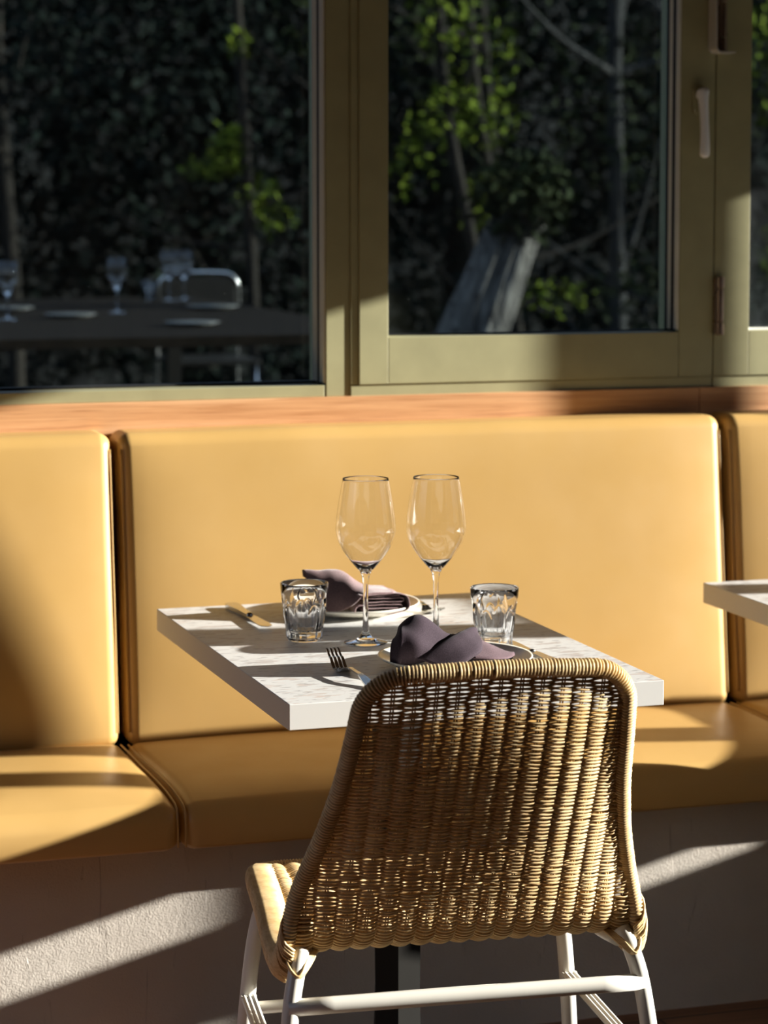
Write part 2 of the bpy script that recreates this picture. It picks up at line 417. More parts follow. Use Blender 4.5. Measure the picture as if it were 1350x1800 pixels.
# ------------------------------------------------------------------ banquette
GX = [-1.303, -.020, 1.263, 2.546]
def stitch(bm, x, side, y0, z0, z1, tilt, yo=0.0):
    z = z0
    while z < z1:
        y = y0+(z-z0)*tilt
        tube(bm, [(x, y, z), (x+side*.0004, y-.0006, z+.002), (x, y, z+.004)], .0007, 5); z += .0062
def backcushion(x0, x1, label):
    e = empty('backrest_cushion', ((x0+x1)/2, 1.195, .448)); tag(e, label, 'cushion')
    cx = (x0+x1)/2; W = (x1-x0)/2; H = .600
    def fn(w):
        # lean back with height, soft crown over the face
        u = w.x/W; v = (w.z)/H
        f = (1-u**8)*(1-(2*v-1)**6) if w.y < -.02 else 0
        y = w.y+w.z*.105-.012*f+.004*noise.noise(Vector((w.x*3, w.z*3, cx)))*(1 if w.y < 0 else 0)
        return Vector((w.x, y, w.z+.002*noise.noise(Vector((w.x*5, 3, cx)))))
    bm = bmesh.new(); rbox(bm, -W, W, -.10+.0, .018, 0, H, .026, 40, 7, fn)
    new_obj('leather_cover', bm, LEATHER, e, smooth=True)
    for sx_ in (-1, 1):
        bm = bmesh.new()
        X = sx_*(W-.002)
        pts = [fn(Vector((sx_*(W-.006), -.094, z))) for z in [.03+(H-.06)*i/30 for i in range(31)]]
        tube(bm, [(p.x+sx_*.001, p.y-.0003, p.z) for p in pts], .0016, 6)
        new_obj('piping', bm, LEATHER, e, smooth=True)
    for X, s in ((-W-.0002, -1), (W+.0002, 1)):
        bm = bmesh.new(); z = .03
        while z < H-.03:
            a = fn(Vector((X, -.068, z))); b = fn(Vector((X, -.068, z+.0042)))
            m_ = (a+b)/2+Vector((s*.0008, 0, 0)); tube(bm, [a, m_, b], .0008, 5); z += .0066
        new_obj('stitching', bm, THREAD, e)
    return e
def seatcushion(x0, x1, label):
    e = empty('seat_cushion', ((x0+x1)/2, .618, .367)); tag(e, label, 'cushion')
    W = (x1-x0)/2; D = .50; H = .092
    def fn(w):
        u = w.x/W; v = w.y/D
        top = 1 if w.z > .045 else 0
        cr_ = (1-abs(u)**10)*(1-abs(2*v-1)**3)
        z = w.z+.012*cr_*(w.z/H)-(.012*max(0, 1-v/.25)**2 if w.z > .02 else 0)
        z += .0022*noise.noise(Vector((w.x*4, w.y*6, x0)))*(w.z/H)
        edge = max(0, abs(u)-.965)/.035                       # tucked seams near the ends
        y = w.y+(.010*math.sin(min(1, max(0, w.z/H))*PI) * -1)*(1-abs(u)**12)*max(0, 1-v*3)
        z += -.004*edge*edge*(1 if w.z < .02 else 0)
        return Vector((w.x, y, z))
    bm = bmesh.new(); rbox(bm, -W, W, 0, D, 0, H, .027, 40, 7, fn)
    new_obj('leather_cover', bm, LEATHER, e, smooth=True)
    for s in (-1, 1):
        bm = bmesh.new(); pts = []
        for t in [i/40 for i in range(41)]:
            if t < .75: p = Vector((s*(W-.004), D-.02-(D-.05)*t/.75, H-.003))
            else:
                a = (t-.75)/.25*PI/2; p = Vector((s*(W-.004), .028-.027*math.sin(a), H-.030+.027*math.cos(a)-.04*max(0, (t-.9)/.1)))
            q = fn(p); pts.append(q)
        tube(bm, pts, .0018, 6)
        new_obj('piping', bm, LEATHER, e, smooth=True)
    return e
names = ['left', 'middle', 'right']
backcushion(GX[0], GX[1]-.006, 'mustard leather backrest cushion at the left edge, partly in deep shade')
backcushion(GX[1]+.006, GX[2]-.006, 'wide mustard leather backrest cushion behind the two wine glasses')
backcushion(GX[2]+.006, GX[3], 'mustard leather backrest cushion at the right edge behind the far table')
seatcushion(GX[0], GX[1]-.003, 'mustard leather seat cushion at the lower left with a sunlit triangle')
seatcushion(GX[1]+.003, GX[2]-.003, 'long mustard leather seat cushion running under the laid table')
seatcushion(GX[2]+.003, GX[3], 'mustard leather seat cushion at the right edge, only its corner in view')

# ------------------------------------------------------------------ tables
def table(x0, x1, y0, y1, label, cy=0):
    e = empty('dining_table', ((x0+x1)/2, (y0+y1)/2, ZF)); tag(e, label, 'table', None)
    w, d = (x1-x0)/2, (y1-y0)/2; zt = .75-ZF
    bm = bmesh.new(); box(bm, -w, w, -d, d, zt-.040, zt, bev=.0014, seg=2); new_obj('tabletop', bm, TERR, e)
    bm = bmesh.new()
    # tapering six-sided column
    prof = [(.048, .03), (.043, .2), (.050, zt-.06)]
    rings = [[bm.verts.new((r*math.cos(PI/3*k+.25), cy+r*math.sin(PI/3*k+.25), z)) for k in range(6)] for r, z in prof]
    for A, B in zip(rings, rings[1:]):
        for k in range(6): bm.faces.new((A[k], A[(k+1) % 6], B[(k+1) % 6], B[k]))
    bm.faces.new(rings[0]); bm.faces.new(rings[-1]); new_obj('pedestal_column', bm, BLACK, e)
    bm = bmesh.new(); lathe(bm, [(0, 0), (.21, 0), (.215, .006), (.20, .014), (.06, .034), (0, .036)], 48); new_obj('base_plate', bm, BLACK, e)
    bm = bmesh.new(); box(bm, -.16, .16, -.025, .025, zt-.052, zt-.0405); box(bm, -.025, .025, -.2, .2, zt-.0525, zt-.041); new_obj('mounting_plate', bm, BLACK, e)
    return e
table(0, .609, 0, .896, 'square-edged white speckled table laid for two in front of the banquette', -.038)
table(1.084, 1.694, -.02, .872, 'white speckled table cut off by the right edge of the picture', .065)
table(2.168, 2.69, -.02, .872, 'white speckled table beyond the right edge, third along the banquette', .045)

# ------------------------------------------------------------------ wicker chair
def chair():
    e = empty('wicker_chair', (.204, -.220, ZF), math.radians(-4.8))
    tag(e, 'woven rattan chair with white tube legs, its back to the viewer', 'chair')
    dz = -ZF
    PR = spline([(0, -.182, .866), (0, -.160, .80), (0, -.126, .72), (0, -.086, .64), (0, -.044, .56), (0, -.014, .50), (0, .008, .455), (0, .028, .434), (0, .062, .424),
                 (0, .12, .426), (0, .20, .434), (0, .30, .444), (0, .385, .450), (0, .425, .440)], 700)
    cum = [0]
    for a, b in zip(PR, PR[1:]): cum.append(cum[-1]+(b-a).length)
    LT = cum[-1]
    def P(s):
        s = min(max(s, 0), LT); lo, hi = 0, len(cum)-1
        while hi-lo > 1:
            m = (lo+hi)//2
            if cum[m] <= s: lo = m
            else: hi = m
        t = (s-cum[lo])/max(1e-9, cum[hi]-cum[lo]); return PR[lo].lerp(PR[hi], t)
    HW = [(0, .186), (.1, .195), (.2, .205), (.3, .224), (.38, .246), (.46, .264), (.55, .266), (.7, .252), (LT, .240)]
    SB = .42                                             # arc length at which back turns into seat
    HWT = []
    for i in range(401):
        x_ = LT*i/400
        for (a, va), (b, vb) in zip(HW, HW[1:]):
            if a <= x_ <= b+1e-6: HWT.append(va+(vb-va)*(x_-a)/(b-a)); break
    for _ in range(260): HWT = [HWT[0]]+[(HWT[i-1]+2*HWT[i]+HWT[i+1])/4 for i in range(1, 400)]+[HWT[-1]]
    def HWs(s): f = min(max(s/LT, 0), .9999)*400; i = int(f); return HWT[i]+(HWT[i+1]-HWT[i])*(f-i)
    def hw(s):
        w = HWs(s); r = .058
        if s < r: w = w-r+math.sqrt(max(0, r*r-(r-s)**2))
        r2 = .045
        if s > LT-r2: w = w-r2+math.sqrt(max(0, r2*r2-(s-(LT-r2))**2))
        return w
    def wrap(s): return interp([(0, .018), (.36, .034), (.50, .0)], s)
    def surf(x, s):
        W = HWs(s); u = x/W; p = P(s); au = abs(u)
        y = p.y+wrap(s)*au**3.4
        k = interp([(.38, 0), (.50, 1)], s)
        z = p.z+.0*k-.008*k*max(0, (au-.80)/.20)**2+.012*k*(1-au**2)*-1*interp([(.5, 0), (.6, 1), (LT-.1, 1), (LT, 0)], s)
        sag = interp([(0, 1), (.25, 0)], s)
        z += -.006*sag*(1-math.cos(u*2.6))*.5
        return Vector((x, y, z+dz))
    def nrm(x, s):
        a = surf(x+.002, s)-surf(x-.002, s); b = surf(x, min(LT, s+.002))-surf(x, max(0, s-.002))
        return a.cross(b).normalized()
    pit = .0297
    pitch = .00322
    rows = int(LT/pitch)
    def weft(bm, r0, r1):
        for r in range(r0, r1):
            s = (r+.5)*pitch
            w = hw(s)-.004
            if w < .03: continue
            n = int(2*w/(pit/8))+1; pts = []
            k = interp([(.36, 0), (.44, 1), (.50, 1)], s)
            A = .0031+.0028*k
            jit = random.uniform(-.0004, .0004); ph = random.uniform(-.25, .25)
            for i in range(n+1):
                x = -w+2*w*i/n
                ds = .0009*math.sin(x*31+ph*8+r*.05)+jit
                c = math.cos(PI*(x/pit)); c = math.copysign(abs(c)**.8, c)
                off = A*c*(1 if r % 2 else -1)
                # ribs lean towards the open side
                pts.append(surf(x, s+ds)+nrm(x, s)*off)
            tube(bm, pts, .00190, 6, cap=True)
    r_split = int(SB/pitch)
    bm = bmesh.new(); weft(bm, 2, r_split); back = new_obj('woven_backrest', bm, RATTAN, e, smooth=True, recalc=False)
    bm = bmesh.new(); weft(bm, r_split, rows-1); seat = new_obj('woven_seat', bm, RATTAN, e, smooth=True, recalc=False)
    # stakes: a pair of canes every pitch
    def stakes(s0, s1):
        bm = bmesh.new(); K = int(.27/pit)
        for k in range(-K, K+1):
            for o_ in (-.0018, .0018):
                x = k*pit+o_
                pts = []
                n = int((s1-s0)/.008)
                for i in range(n+1):
                    s = s0+(s1-s0)*i/n
                    if abs(x) < hw(s)-.002: pts.append(surf(x, s))
                if len(pts) > 2: tube(bm, pts, .0013, 6)
        return bm
    new_obj('cane_stakes', stakes(.004, SB+.004), RATTAN, back, smooth=True, recalc=False)
    new_obj('cane_stakes', stakes(SB-.004, LT-.004), RATTAN, seat, smooth=True, recalc=False)
    # wrapped rim all the way round
    side = []
    N = 420
    svals = [LT*i/N for i in range(N+1)]
    loop = [surf(hw(s), s) for s in svals]+[surf(-hw(s), s) for s in reversed(svals)]
    # top and front edges between the corner starts
    def fill(s, a, b, n=60): return [surf(a+(b-a)*i/n, s) for i in range(1, n)]
    loop = [surf(hw(s), s) for s in svals]+fill(LT, hw(LT), -hw(LT))+[surf(-hw(s), s) for s in reversed(svals)]+fill(0, -hw(0), hw(0))
    # resample
    c = [0]
    for i in range(len(loop)): c.append(c[-1]+(loop[(i+1) % len(loop)]-loop[i]).length)
    tot = c[-1]; wp = .0049; rings = int(tot/wp); M_ = rings*5; pts = []; j = 0
    for i in range(M_):
        d = tot*i/M_
        while c[j+1] < d: j += 1
        t = (d-c[j])/max(1e-9, c[j+1]-c[j]); pts.append(loop[j % len(loop)].lerp(loop[(j+1) % len(loop)], t))
    for _ in range(3): pts = [(pts[i-1]+pts[i]*2+pts[(i+1) % M_])/4 for i in range(M_)]
    rr_ = []
    for i in range(M_):
        ph = (i % 5)/5; base = .0118+.0007*noise.noise(Vector((i//5*.7, 0, 0)))
        rr_.append(base+(-.0024 if i % 5 == 0 else .0004 if i % 5 in (1, 4) else .0013))
    bm = bmesh.new(); tube(bm, pts, rr_, 14, closed=True); new_obj('wrapped_rim', bm, RATTAN, e, smooth=True)
    # skirt of strands along the seat sides, hanging over the frame rail
    for sg in (-1, 1):
        bm = bmesh.new(); s = .43
        while s < LT-.02:
            p = surf(sg*hw(s), s); q = surf(sg*(hw(s)-.03), s)
            lean = random.uniform(-.002, .002)
            pts = spline([q+Vector((0, 0, .004)), p+Vector((sg*.004, 0, .0125)), p+Vector((sg*.0135, -.004+lean, -.001)), p+Vector((sg*.010, -.010+lean, -.024)), p+Vector((-sg*.004, -.012+lean, -.036))], 10)
            tube(bm, pts, .0022, 6); s += .0042
        new_obj('side_wrapping', bm, RATTAN, e, smooth=True, recalc=False)
    # steel frame
    def leg(pts):
        bm = bmesh.new(); tube(bm, spline(pts, 24), .0125, 16); return new_obj('leg', bm, WHITE, e, smooth=True)
    for sg in (-1, 1):
        leg([(sg*.240, .02, .432+dz), (sg*.250, .002, .405+dz), (sg*.262, -.014, .35+dz), (sg*.276, -.035, .22+dz), (sg*.290, -.07, 0+dz), (sg*.2925, -.0745, ZF+dz+.001)])
        leg([(sg*.228, .335, .42+dz), (sg*.244, .345, .38+dz), (sg*.260, .352, .26+dz), (sg*.282, .375, ZF+dz+.001)])
        bm = bmesh.new(); tube(bm, spline([(sg*.235, .02, .414+dz), (sg*.232, .12, .405+dz), (sg*.228, .25, .408+dz), (sg*.224, .34, .414+dz)], 16), .009, 12)
        new_obj('seat_rail', bm, WHITE, e, smooth=True)
        bm = bmesh.new()
        a = Vector((sg*.2600, .350, .262+dz)); b = Vector((sg*.2735, -.033, .235+dz))
        for o_ in (-.0075, 0, .0075): tube(bm, [a+Vector((o_, 0, 0)), b+Vector((o_, 0, 0))], .0048, 8)
        for t in (.03, .97):
            m_ = a.lerp(b, t); box(bm, m_.x-.012, m_.x+.012, m_.y-.004, m_.y+.004, m_.z-.004, m_.z+.004)
        new_obj('side_stretcher', bm, WHITE, e, smooth=False)
        # strap of cane lashing the corner to the leg
        bm = bmesh.new()
        for k in range(5):
            f = k/6
            pts = spline([(sg*(.222-.012*f), .030-.006*f, .430+dz), (sg*(.236-.008*f), .002, .420-.008*f+dz), (sg*.250, -.014+.005*f, .404-.006*f+dz), (sg*.262, -.002+.008*f, .416+dz), (sg*.264, .02+.01*f, .436+dz)], 14)
            tube(bm, pts, .0021, 6)
        new_obj('cane_lashing', bm, RATTAN, e, smooth=True, recalc=False)
    bm = bmesh.new(); tube(bm, [(-.266, -.015, .360+dz), (-.2, -.0155, .3605+dz), (.2, -.0155, .3605+dz), (.266, -.015, .360+dz)], .0122, 18)
    new_obj('rear_stretcher', bm, WHITE, e, smooth=True)
    bm = bmesh.new(); tube(bm, [(-.262, .352, .24+dz), (.262, .352, .24+dz)], .010, 14)
    new_obj('front_stretcher', bm, WHITE, e, smooth=True)
    return e
chair()

# ------------------------------------------------------------------ glasses
TZ = .7502
def wine_glass(x, y, label, s=1.0, mat_b=None, name='wine_glass'):
    e = empty(name, (x, y, TZ)); tag(e, label, 'wine glass')
    out = [(.0100, .1225), (.0200, .1335), (.0340, .151), (.0455, .170), (.0508, .189), (.0505, .206), (.0474, .232), (.0432, .257), (.0388, .280)]
    O = [(p.x*s, p.z*s) for p in spline([(r, 0, z) for r, z in out], 48)]
    bm = bmesh.new()
    lathe(bm, [(0, .0), (.036*s, .0), (.0372*s, .0012*s), (.036*s, .0024*s), (.026*s, .0045*s), (.012*s, .009*s), (.0065*s, .018*s), (.0048*s, .035*s), (.0042*s, .07*s), (.0046*s, .10*s), (.0065*s, .115*s), (.0100*s, .1218*s), (0, .1222*s)], 64)
    new_obj('stem', bm, GLASS, e, smooth=True)
    bm = bmesh.new()
    inner = [(max(.0, r-.00045*s-.0045*s*max(0, 1-(z/s-.1225)/.018)**1.5), z+.0022*s*max(0, 1-(z/s-.1225)/.018)) for r, z in reversed(O)]
    lathe(bm, [(0, .1223*s)]+O+[(O[-1][0]-.0002, O[-1][1]+.0002)]+inner+[(0, .1248*s)], 96)
    new_obj('bowl', bm, GLASS, e, smooth=True)
    return e
def tumbler(x, y, label, rot=0, s=1.0):
    e = empty('tumbler', (x, y, TZ), rot); tag(e, label, 'drinking glass')
    h = .098*s; NF = 10
    def rad(z): return interp([(0, .0285), (.004, .0305), (.012, .0318), (.05, .0368), (.098, .0410)], z/s)*s
    def rm(r, z, a):
        zz = z/s
        k = a/(2*PI)*NF; f = abs((k % 1)-.5)*2             # 0 centre of flute,1 edge
        top = .074 if int(k) % 2 == 0 else .064
        env = 0
        if zz < top:
            lim = math.sqrt(min(1, (top-zz)/.016)) if zz > top-.016 else 1
            if f < lim: env = 1-(f/lim)**6
        d = .0026*env+.0006*(1-f)*env
        return r-d*s if zz > .003 else r-.001*env*s
    outer = []
    z = 0.0
    while z < .0981: outer.append((rad(z*s), z*s)); z += .0014
    bm = bmesh.new()
    lathe(bm, [(0, .0)]+[(o[0], o[1]) for o in outer]+[(rad(.098*s)-.0007*s, .0987*s)], 160, rmod=lambda r, z, a: rm(r, z, a))
    # inner wall joins the lip
    bm.verts.ensure_lookup_table()
    top = [v for v in bm.verts][-160:]
    prev = top
    for (r, z) in [(rad(.098*s)-.0014*s, .0982*s), (rad(.08*s)-.0024*s, .08*s), (rad(.05*s)-.0044*s, .05*s), (rad(.02*s)-.0052*s, .022*s), (rad(.014*s)-.010*s, .0155*s), (.008*s, .0142*s)]:
        vs = [bm.verts.new((r*math.cos(2*PI*k/160), r*math.sin(2*PI*k/160), z)) for k in range(160)]
        for k in range(160): bm.faces.new((prev[k], prev[(k+1) % 160], vs[(k+1) % 160], vs[k]))
        prev = vs
    c = bm.verts.new((0, 0, .0142*s))
    for k in range(160): bm.faces.new((prev[k], prev[(k+1) % 160], c))
    new_obj('fluted_body', bm, GLASS, e, smooth=True)
    return e
wine_glass(.261, .450, 'tall stemmed wine glass on the left of the pair, its foot in full view', 1.0)
wine_glass(.381, .434, 'tall stemmed wine glass on the right of the pair, foot hidden by the dark napkin', 1.0)
tumbler(.170, .509, 'fluted clear tumbler on the left side of the table by the mauve napkin', .2)
tumbler(.461, .364, 'fluted clear tumbler on the right side of the table behind the dark napkin', .5)

# ------------------------------------------------------------------ plates, cutlery, napkins
def plate(x, y, r, label):
    e = None
    bm = bmesh.new(); z0 = 0
    lathe(bm, [(0, .003), (r*.55, .003), (r*.60, 0), (r*.66, 0), (r*.68, .004), (r*.85, .0085), (r*.97, .0155), (r, .0185), (r*.995, .0200), (r*.965, .0185), (r*.86, .0115), (r*.72, .0085), (r*.62, .0075), (0, .0075)], 96)
    o = new_obj('dinner_plate', bm, CERAMIC, None, smooth=True); o.location = (x, y, TZ); tag(o, label, 'plate'); return o
plate(.330, .757, .124, 'cream plate at the far side of the table under the folded mauve napkin')
plate(.335, .205, .125, 'cream plate at the near side of the table under the dark napkin')

def fork(x, y, rz, label, rise=.020):
    """fork along +y, tines at +y, curving up; one mesh head+handle as parts"""
    e = empty('fork', (x, y, TZ), rz); tag(e, label, 'fork')
    # head centreline (y,z): tines tip -> bowl -> neck
    bm = bmesh.new()
    def zc(t):  # t from 0 (tine tip) back to .075 neck
        return interp([(0, rise), (.02, rise*.62), (.042, .0035), (.058, .0022), (.075, .010), (.09, .013)], t)
    TH = .0014
    def slab(path, w0s):
        prev = None
        for (yy, zz, xc, w) in path:
            vs = [bm.verts.new((xc-w, yy, zz+TH)), bm.verts.new((xc+w, yy, zz+TH)), bm.verts.new((xc+w, yy, zz-TH)), bm.verts.new((xc-w, yy, zz-TH))]
            if prev:
                for k in range(4): bm.faces.new((prev[k], prev[(k+1) % 4], vs[(k+1) % 4], vs[k]))
            else: bm.faces.new(vs)
            prev = vs
        bm.faces.new(prev)
    for k in range(4):
        xo = (k-1.5)*.0066; pth = []
        for i in range(17):
            t = .050*i/16; w = .0013+.0012*min(1, t/.03)
            pth.append((-t, zc(t), xo*(1-.05*(1-t/.05)), w))
        slab(pth, None)
    pth = []
    for i in range(25):
        t = .047+.045*i/24; f = (t-.047)/.045
        w = interp([(0, .0122), (.25, .0118), (.55, .0065), (.8, .0034), (1, .0036)], f)
        pth.append((-t, zc(t), 0, w))
    slab(pth, None)
    new_obj('tined_head', bm, STEEL, e)
    bm = bmesh.new(); pth = []
    for i in range(30):
        t = .090+.112*i/29; f = i/29
        w = interp([(0, .0030), (.3, .0036), (.8, .0078), (.95, .0085), (1, .0045)], f); z = interp([(0, .013), (.35, .012), (1, .0022)], f)
        pth.append((-t, z, 0, w))
    TH = .0014
    slab(pth, None); new_obj('handle', bm, STEEL, e)
    return e
fork(.147, .268, math.radians(2), 'steel fork with raised tines at the near left of the table', .029)
fork(.462, .650, math.radians(180+2), 'steel fork lying on the right of the far plate with tines toward the viewer', .016)

def knife(x, y, rz, label, tilt=0.0):
    """blade tip at -y end"""
    e = empty('table_knife', (x, y, TZ), rz); tag(e, label, 'knife')
    def slab(bm, path):
        prev = None
        for (yy, zz, x0, x1, th) in path:
            vs = [bm.verts.new((x0, yy, zz+th)), bm.verts.new((x1, yy, zz+th)), bm.verts.new((x1, yy, zz-th)), bm.verts.new((x0, yy, zz-th))]
            if prev:
                for k in range(4): bm.faces.new((prev[k], prev[(k+1) % 4], vs[(k+1) % 4], vs[k]))
            else: bm.faces.new(vs)
            prev = vs
        bm.faces.new(prev)
    bm = bmesh.new()
    slab(bm, [(-.5*.25+.25*f_*.48, .0062+.0*f_, interp([(0, -.004), (.05, -.0105), (.2, -.0125), (.85, -.0100), (1, -.005)], f_), interp([(0, .003), (.06, .0095), (.2, .0110), (.9, .0095), (1, .005)], f_), .0007) for f_ in [i/20 for i in range(21)]])
    new_obj('blade', bm, STEEL, e)
    bm = bmesh.new()
    slab(bm, [(-.005+.13*f_, .0062-.0006*f_, interp([(0, -.0055), (.1, -.0075), (.3, -.0078), (.85, -.0125), (.97, -.0110), (1, -.004)], f_), interp([(0, .0055), (.1, .0075), (.3, .0078), (.85, .0125), (.97, .0110), (1, .004)], f_), interp([(0, .0028), (.2, .0034), (1, .0036)], f_)) for f_ in [i/24 for i in range(25)]])
    new_obj('handle', bm, STEEL, e)
    bm = bmesh.new(); tube(bm, [(0, -.009, .0062), (0, -.002, .0062)], .0058, 16); new_obj('collar', bm, STEEL, e, smooth=True)
    return e
knife(.134, .745, math.radians(1), 'steel table knife mirroring the yellow leather at the far left of the table')
knife(.485, .245, math.radians(182), 'steel table knife on the right of the near plate beside the tumbler')
knife(1.295, .728, math.radians(0), 'steel knife on the table cut off by the right edge')

def solidify(o, th):
    m = o.modifiers.new('thickness', 'SOLIDIFY'); m.thickness = th; m.offset = 0; return o
def napkin_far():
    """folded stack with its fold ends toward the viewer and a tall flap rising to the left"""
    e = empty('napkin', (.33, .72, TZ+.0085)); tag(e, 'mauve linen napkin folded in layers on the far plate', 'napkin')
    prof = [(.060, .044), (.02, .0455), (-.014, .046), (-.016, .043), (-.006, .0405), (.03, .0385), (.062, .039), (.0675, .0345), (.062, .0300), (.03, .0305), (-.005, .0305), (-.009, .0275), (-.004, .0245), (.03, .0235), (.060, .0228), (.0645, .0190),
            (.060, .0155), (.03, .0155), (-.004, .0165), (-.0085, .0130), (-.003, .0095), (.03, .0075), (.05, .0072)]
    outer = [(-.004, .0250), (-.018, .0245), (-.0235, .016), (-.021, .006), (-.008, .0030), (.03, .0020), (.058, .0050), (.0725, .014), (.0745, .030), (.068, .0445), (.045, .0500), (.01, .0500), (-.018, .0500)]
    bm = bmesh.new()
    def ext(pr, y0, y1, n, k):
        P_ = spline([(a, 0, b) for a, b in pr], 90); G = []
        for i in range(n+1):
            y = y0+(y1-y0)*i/n; row = []
            for p in P_:
                row.append((p.x*(1+.04*math.sin(i*.5+k))+.0015*noise.noise(Vector((p.x*40, y*40, k)))+ .004*(i/n), y+.003*noise.noise(Vector((p.z*90, p.x*30, k*3.)))*(1-i/n), max(.0012, p.z*.76*(1-.15*i/n)+.0014*noise.noise(Vector((p.x*45, y*35, k+5))))))
            G.append(row)
        grid_surface(bm, G)
    ext(prof, -.062, .055, 20, 0); ext(outer, -.066, .058, 20, 1)
    solidify(new_obj('folded_layers', bm, NAP1, e, smooth=True), .0016)
    # flap: starts on top of stack, rises to a point at the far left
    bm = bmesh.new()
    A = spline([(.050, -.060, .0385), (.018, -.064, .040), (-.010, -.066, .036), (-.022, -.060, .024), (-.042, -.052, .010), (-.066, -.036, .006), (-.082, .0, .030)], 40)     # front/lower edge
    B = spline([(.052, -.02, .040), (.020, -.025, .043), (-.004, -.028, .048), (-.022, -.028, .050), (-.044, -.020, .046), (-.068, -.008, .042), (-.086, .012, .054)], 40)
    C = spline([(.052, .020, .038), (.020, .018, .041), (-.002, .018, .053), (-.020, .020, .068), (-.045, .022, .0735), (-.068, .024, .0715), (-.094, .030, .0725)], 40)       # crest
    D = spline([(.050, .050, .016), (.020, .055, .022), (-.004, .058, .034), (-.022, .060, .044), (-.045, .060, .046), (-.068, .056, .048), (-.090, .042, .060)], 40)
    G = []
    for i in range(40):
        row = spline([A[i], B[i], C[i], D[i]], 30)
        G.append([p+Vector((0, 0, .0016*noise.noise(p*45))) for p in row])
    grid_surface(bm, G)
    solidify(new_obj('raised_flap', bm, NAP1, e, smooth=True), .0018)
    return e
napkin_far()
def napkin_near():
    e = empty('napkin', (.315, .215, TZ+.0085)); tag(e, 'dark aubergine napkin draped on the near plate against the chair back', 'napkin')
    # big rolled lobe on the left
    bm = bmesh.new(); G = []
    n = 46
    spine = spline([(-.085, -.015, .034), (-.066, -.008, .050), (-.036, .0, .052), (.002, .0, .032), (.035, -.006, .024), (.070, -.020, .014)], n)
    for i, p in enumerate(spine):
        f = i/(n-1)
        w = interp([(0, .016), (.12, .040), (.35, .054), (.7, .046), (1, .030)], f); h = interp([(0, .034), (.15, .054), (.38, .060), (.65, .030), (1, .010)], f)
        row = []
        for k in range(40):
            a = -PI*.15+PI*1.30*k/39
            yy = p.y-w*math.cos(a); zz = max(.002, .010+(p.z-.010)*.35+h*math.sin(a)*.78)
            q = Vector((p.x-.012*math.cos(a)*(1-f), yy, zz))
            cre = .0060*math.sin(a*2.6+f*7)*math.sin(f*PI)
            row.append(q+Vector((0, 0, cre+.003*noise.noise(q*28))))
        G.append(row)
    grid_surface(bm, G); solidify(new_obj('rolled_body', bm, NAP2, e, smooth=True), .0018)
    # fold crossing from lower left to a point at the upper right
    bm = bmesh.new(); G = []
    E0 = spline([(-.058, -.056, .016), (-.02, -.050, .036), (.02, -.026, .048), (.052, .004, .050), (.064, .014, .047)], 34)
    E1 = spline([(-.040, -.070, .010), (.00, -.064, .028), (.030, -.045, .038), (.056, -.008, .042), (.066, .012, .041)], 34)
    E2 = spline([(-.005, -.080, .006), (.022, -.074, .018), (.046, -.056, .026), (.062, -.016, .034), (.067, .010, .036)], 34)
    for i in range(34):
        r = spline([E0[i]+Vector((-.004, .014, -.010)), E0[i], E1[i], E2[i], E2[i]+Vector((.004, .010, -.006))], 20)
        G.append([p+Vector((0, 0, .0012*noise.noise(p*40))) for p in r])
    grid_surface(bm, G); solidify(new_obj('crossing_fold', bm, NAP2, e, smooth=True), .0018)
    # flat tail to the right
    bm = bmesh.new(); G = []
    T0 = spline([(.030, .030, .036), (.058, .022, .034), (.085, .006, .020), (.106, -.014, .009), (.114, -.024, .007)], 26)
    T1 = spline([(.030, -.07, .014), (.060, -.072, .012), (.085, -.064, .010), (.102, -.05, .009), (.112, -.036, .0085)], 26)
    for i in range(26):
        r = spline([T0[i]+Vector((0, .006, -.012)), T0[i], T0[i].lerp(T1[i], .5)+Vector((0, 0, .005)), T1[i]], 18)
        G.append([p+Vector((0, 0, .0014*noise.noise(p*36))) for p in r])
    grid_surface(bm, G); solidify(new_obj('flat_tail', bm, NAP3, e, smooth=True), .0018)
    return e
napkin_near()

# ------------------------------------------------------------------ outside, seen through the panes
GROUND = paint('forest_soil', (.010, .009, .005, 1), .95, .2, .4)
LEAF_D = foliage_mat('shaded_leaves', (.005, .0085, .0068, 1), (.010, .016, .011, 1))  # forest shade is put into this very low leaf colour
LEAF_B = foliage_mat('sunlit_leaves', (.05, .075, .006, 1), (.14, .18, .014, 1))  # sunlit clumps get their brightness from a lighter leaf colour
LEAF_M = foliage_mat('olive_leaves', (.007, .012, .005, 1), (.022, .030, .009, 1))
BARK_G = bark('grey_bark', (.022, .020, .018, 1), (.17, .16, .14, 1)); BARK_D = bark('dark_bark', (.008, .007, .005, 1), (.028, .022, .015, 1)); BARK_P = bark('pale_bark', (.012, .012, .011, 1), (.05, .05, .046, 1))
DARKWOOD = paint('reflection_wood', (.010, .0075, .005, 1), .9, .05, .3)  # kept very dark so the stand-in reflection looks dim
bm = bmesh.new()
n = 40
V = [[bm.verts.new((-14+48*i/n, 1.45+34*j/n, -1.3+.12*noise.noise(Vector((i*.4, j*.4, 0)))+max(0, (j/n*34-14)*.5))) for i in range(n+1)] for j in range(n+1)]
for j in range(n):
    for i in range(n): bm.faces.new((V[j][i], V[j][i+1], V[j+1][i+1], V[j+1][i]))
o = new_obj('forest_ground', bm, GROUND, smooth=True); o['kind'] = 'structure'
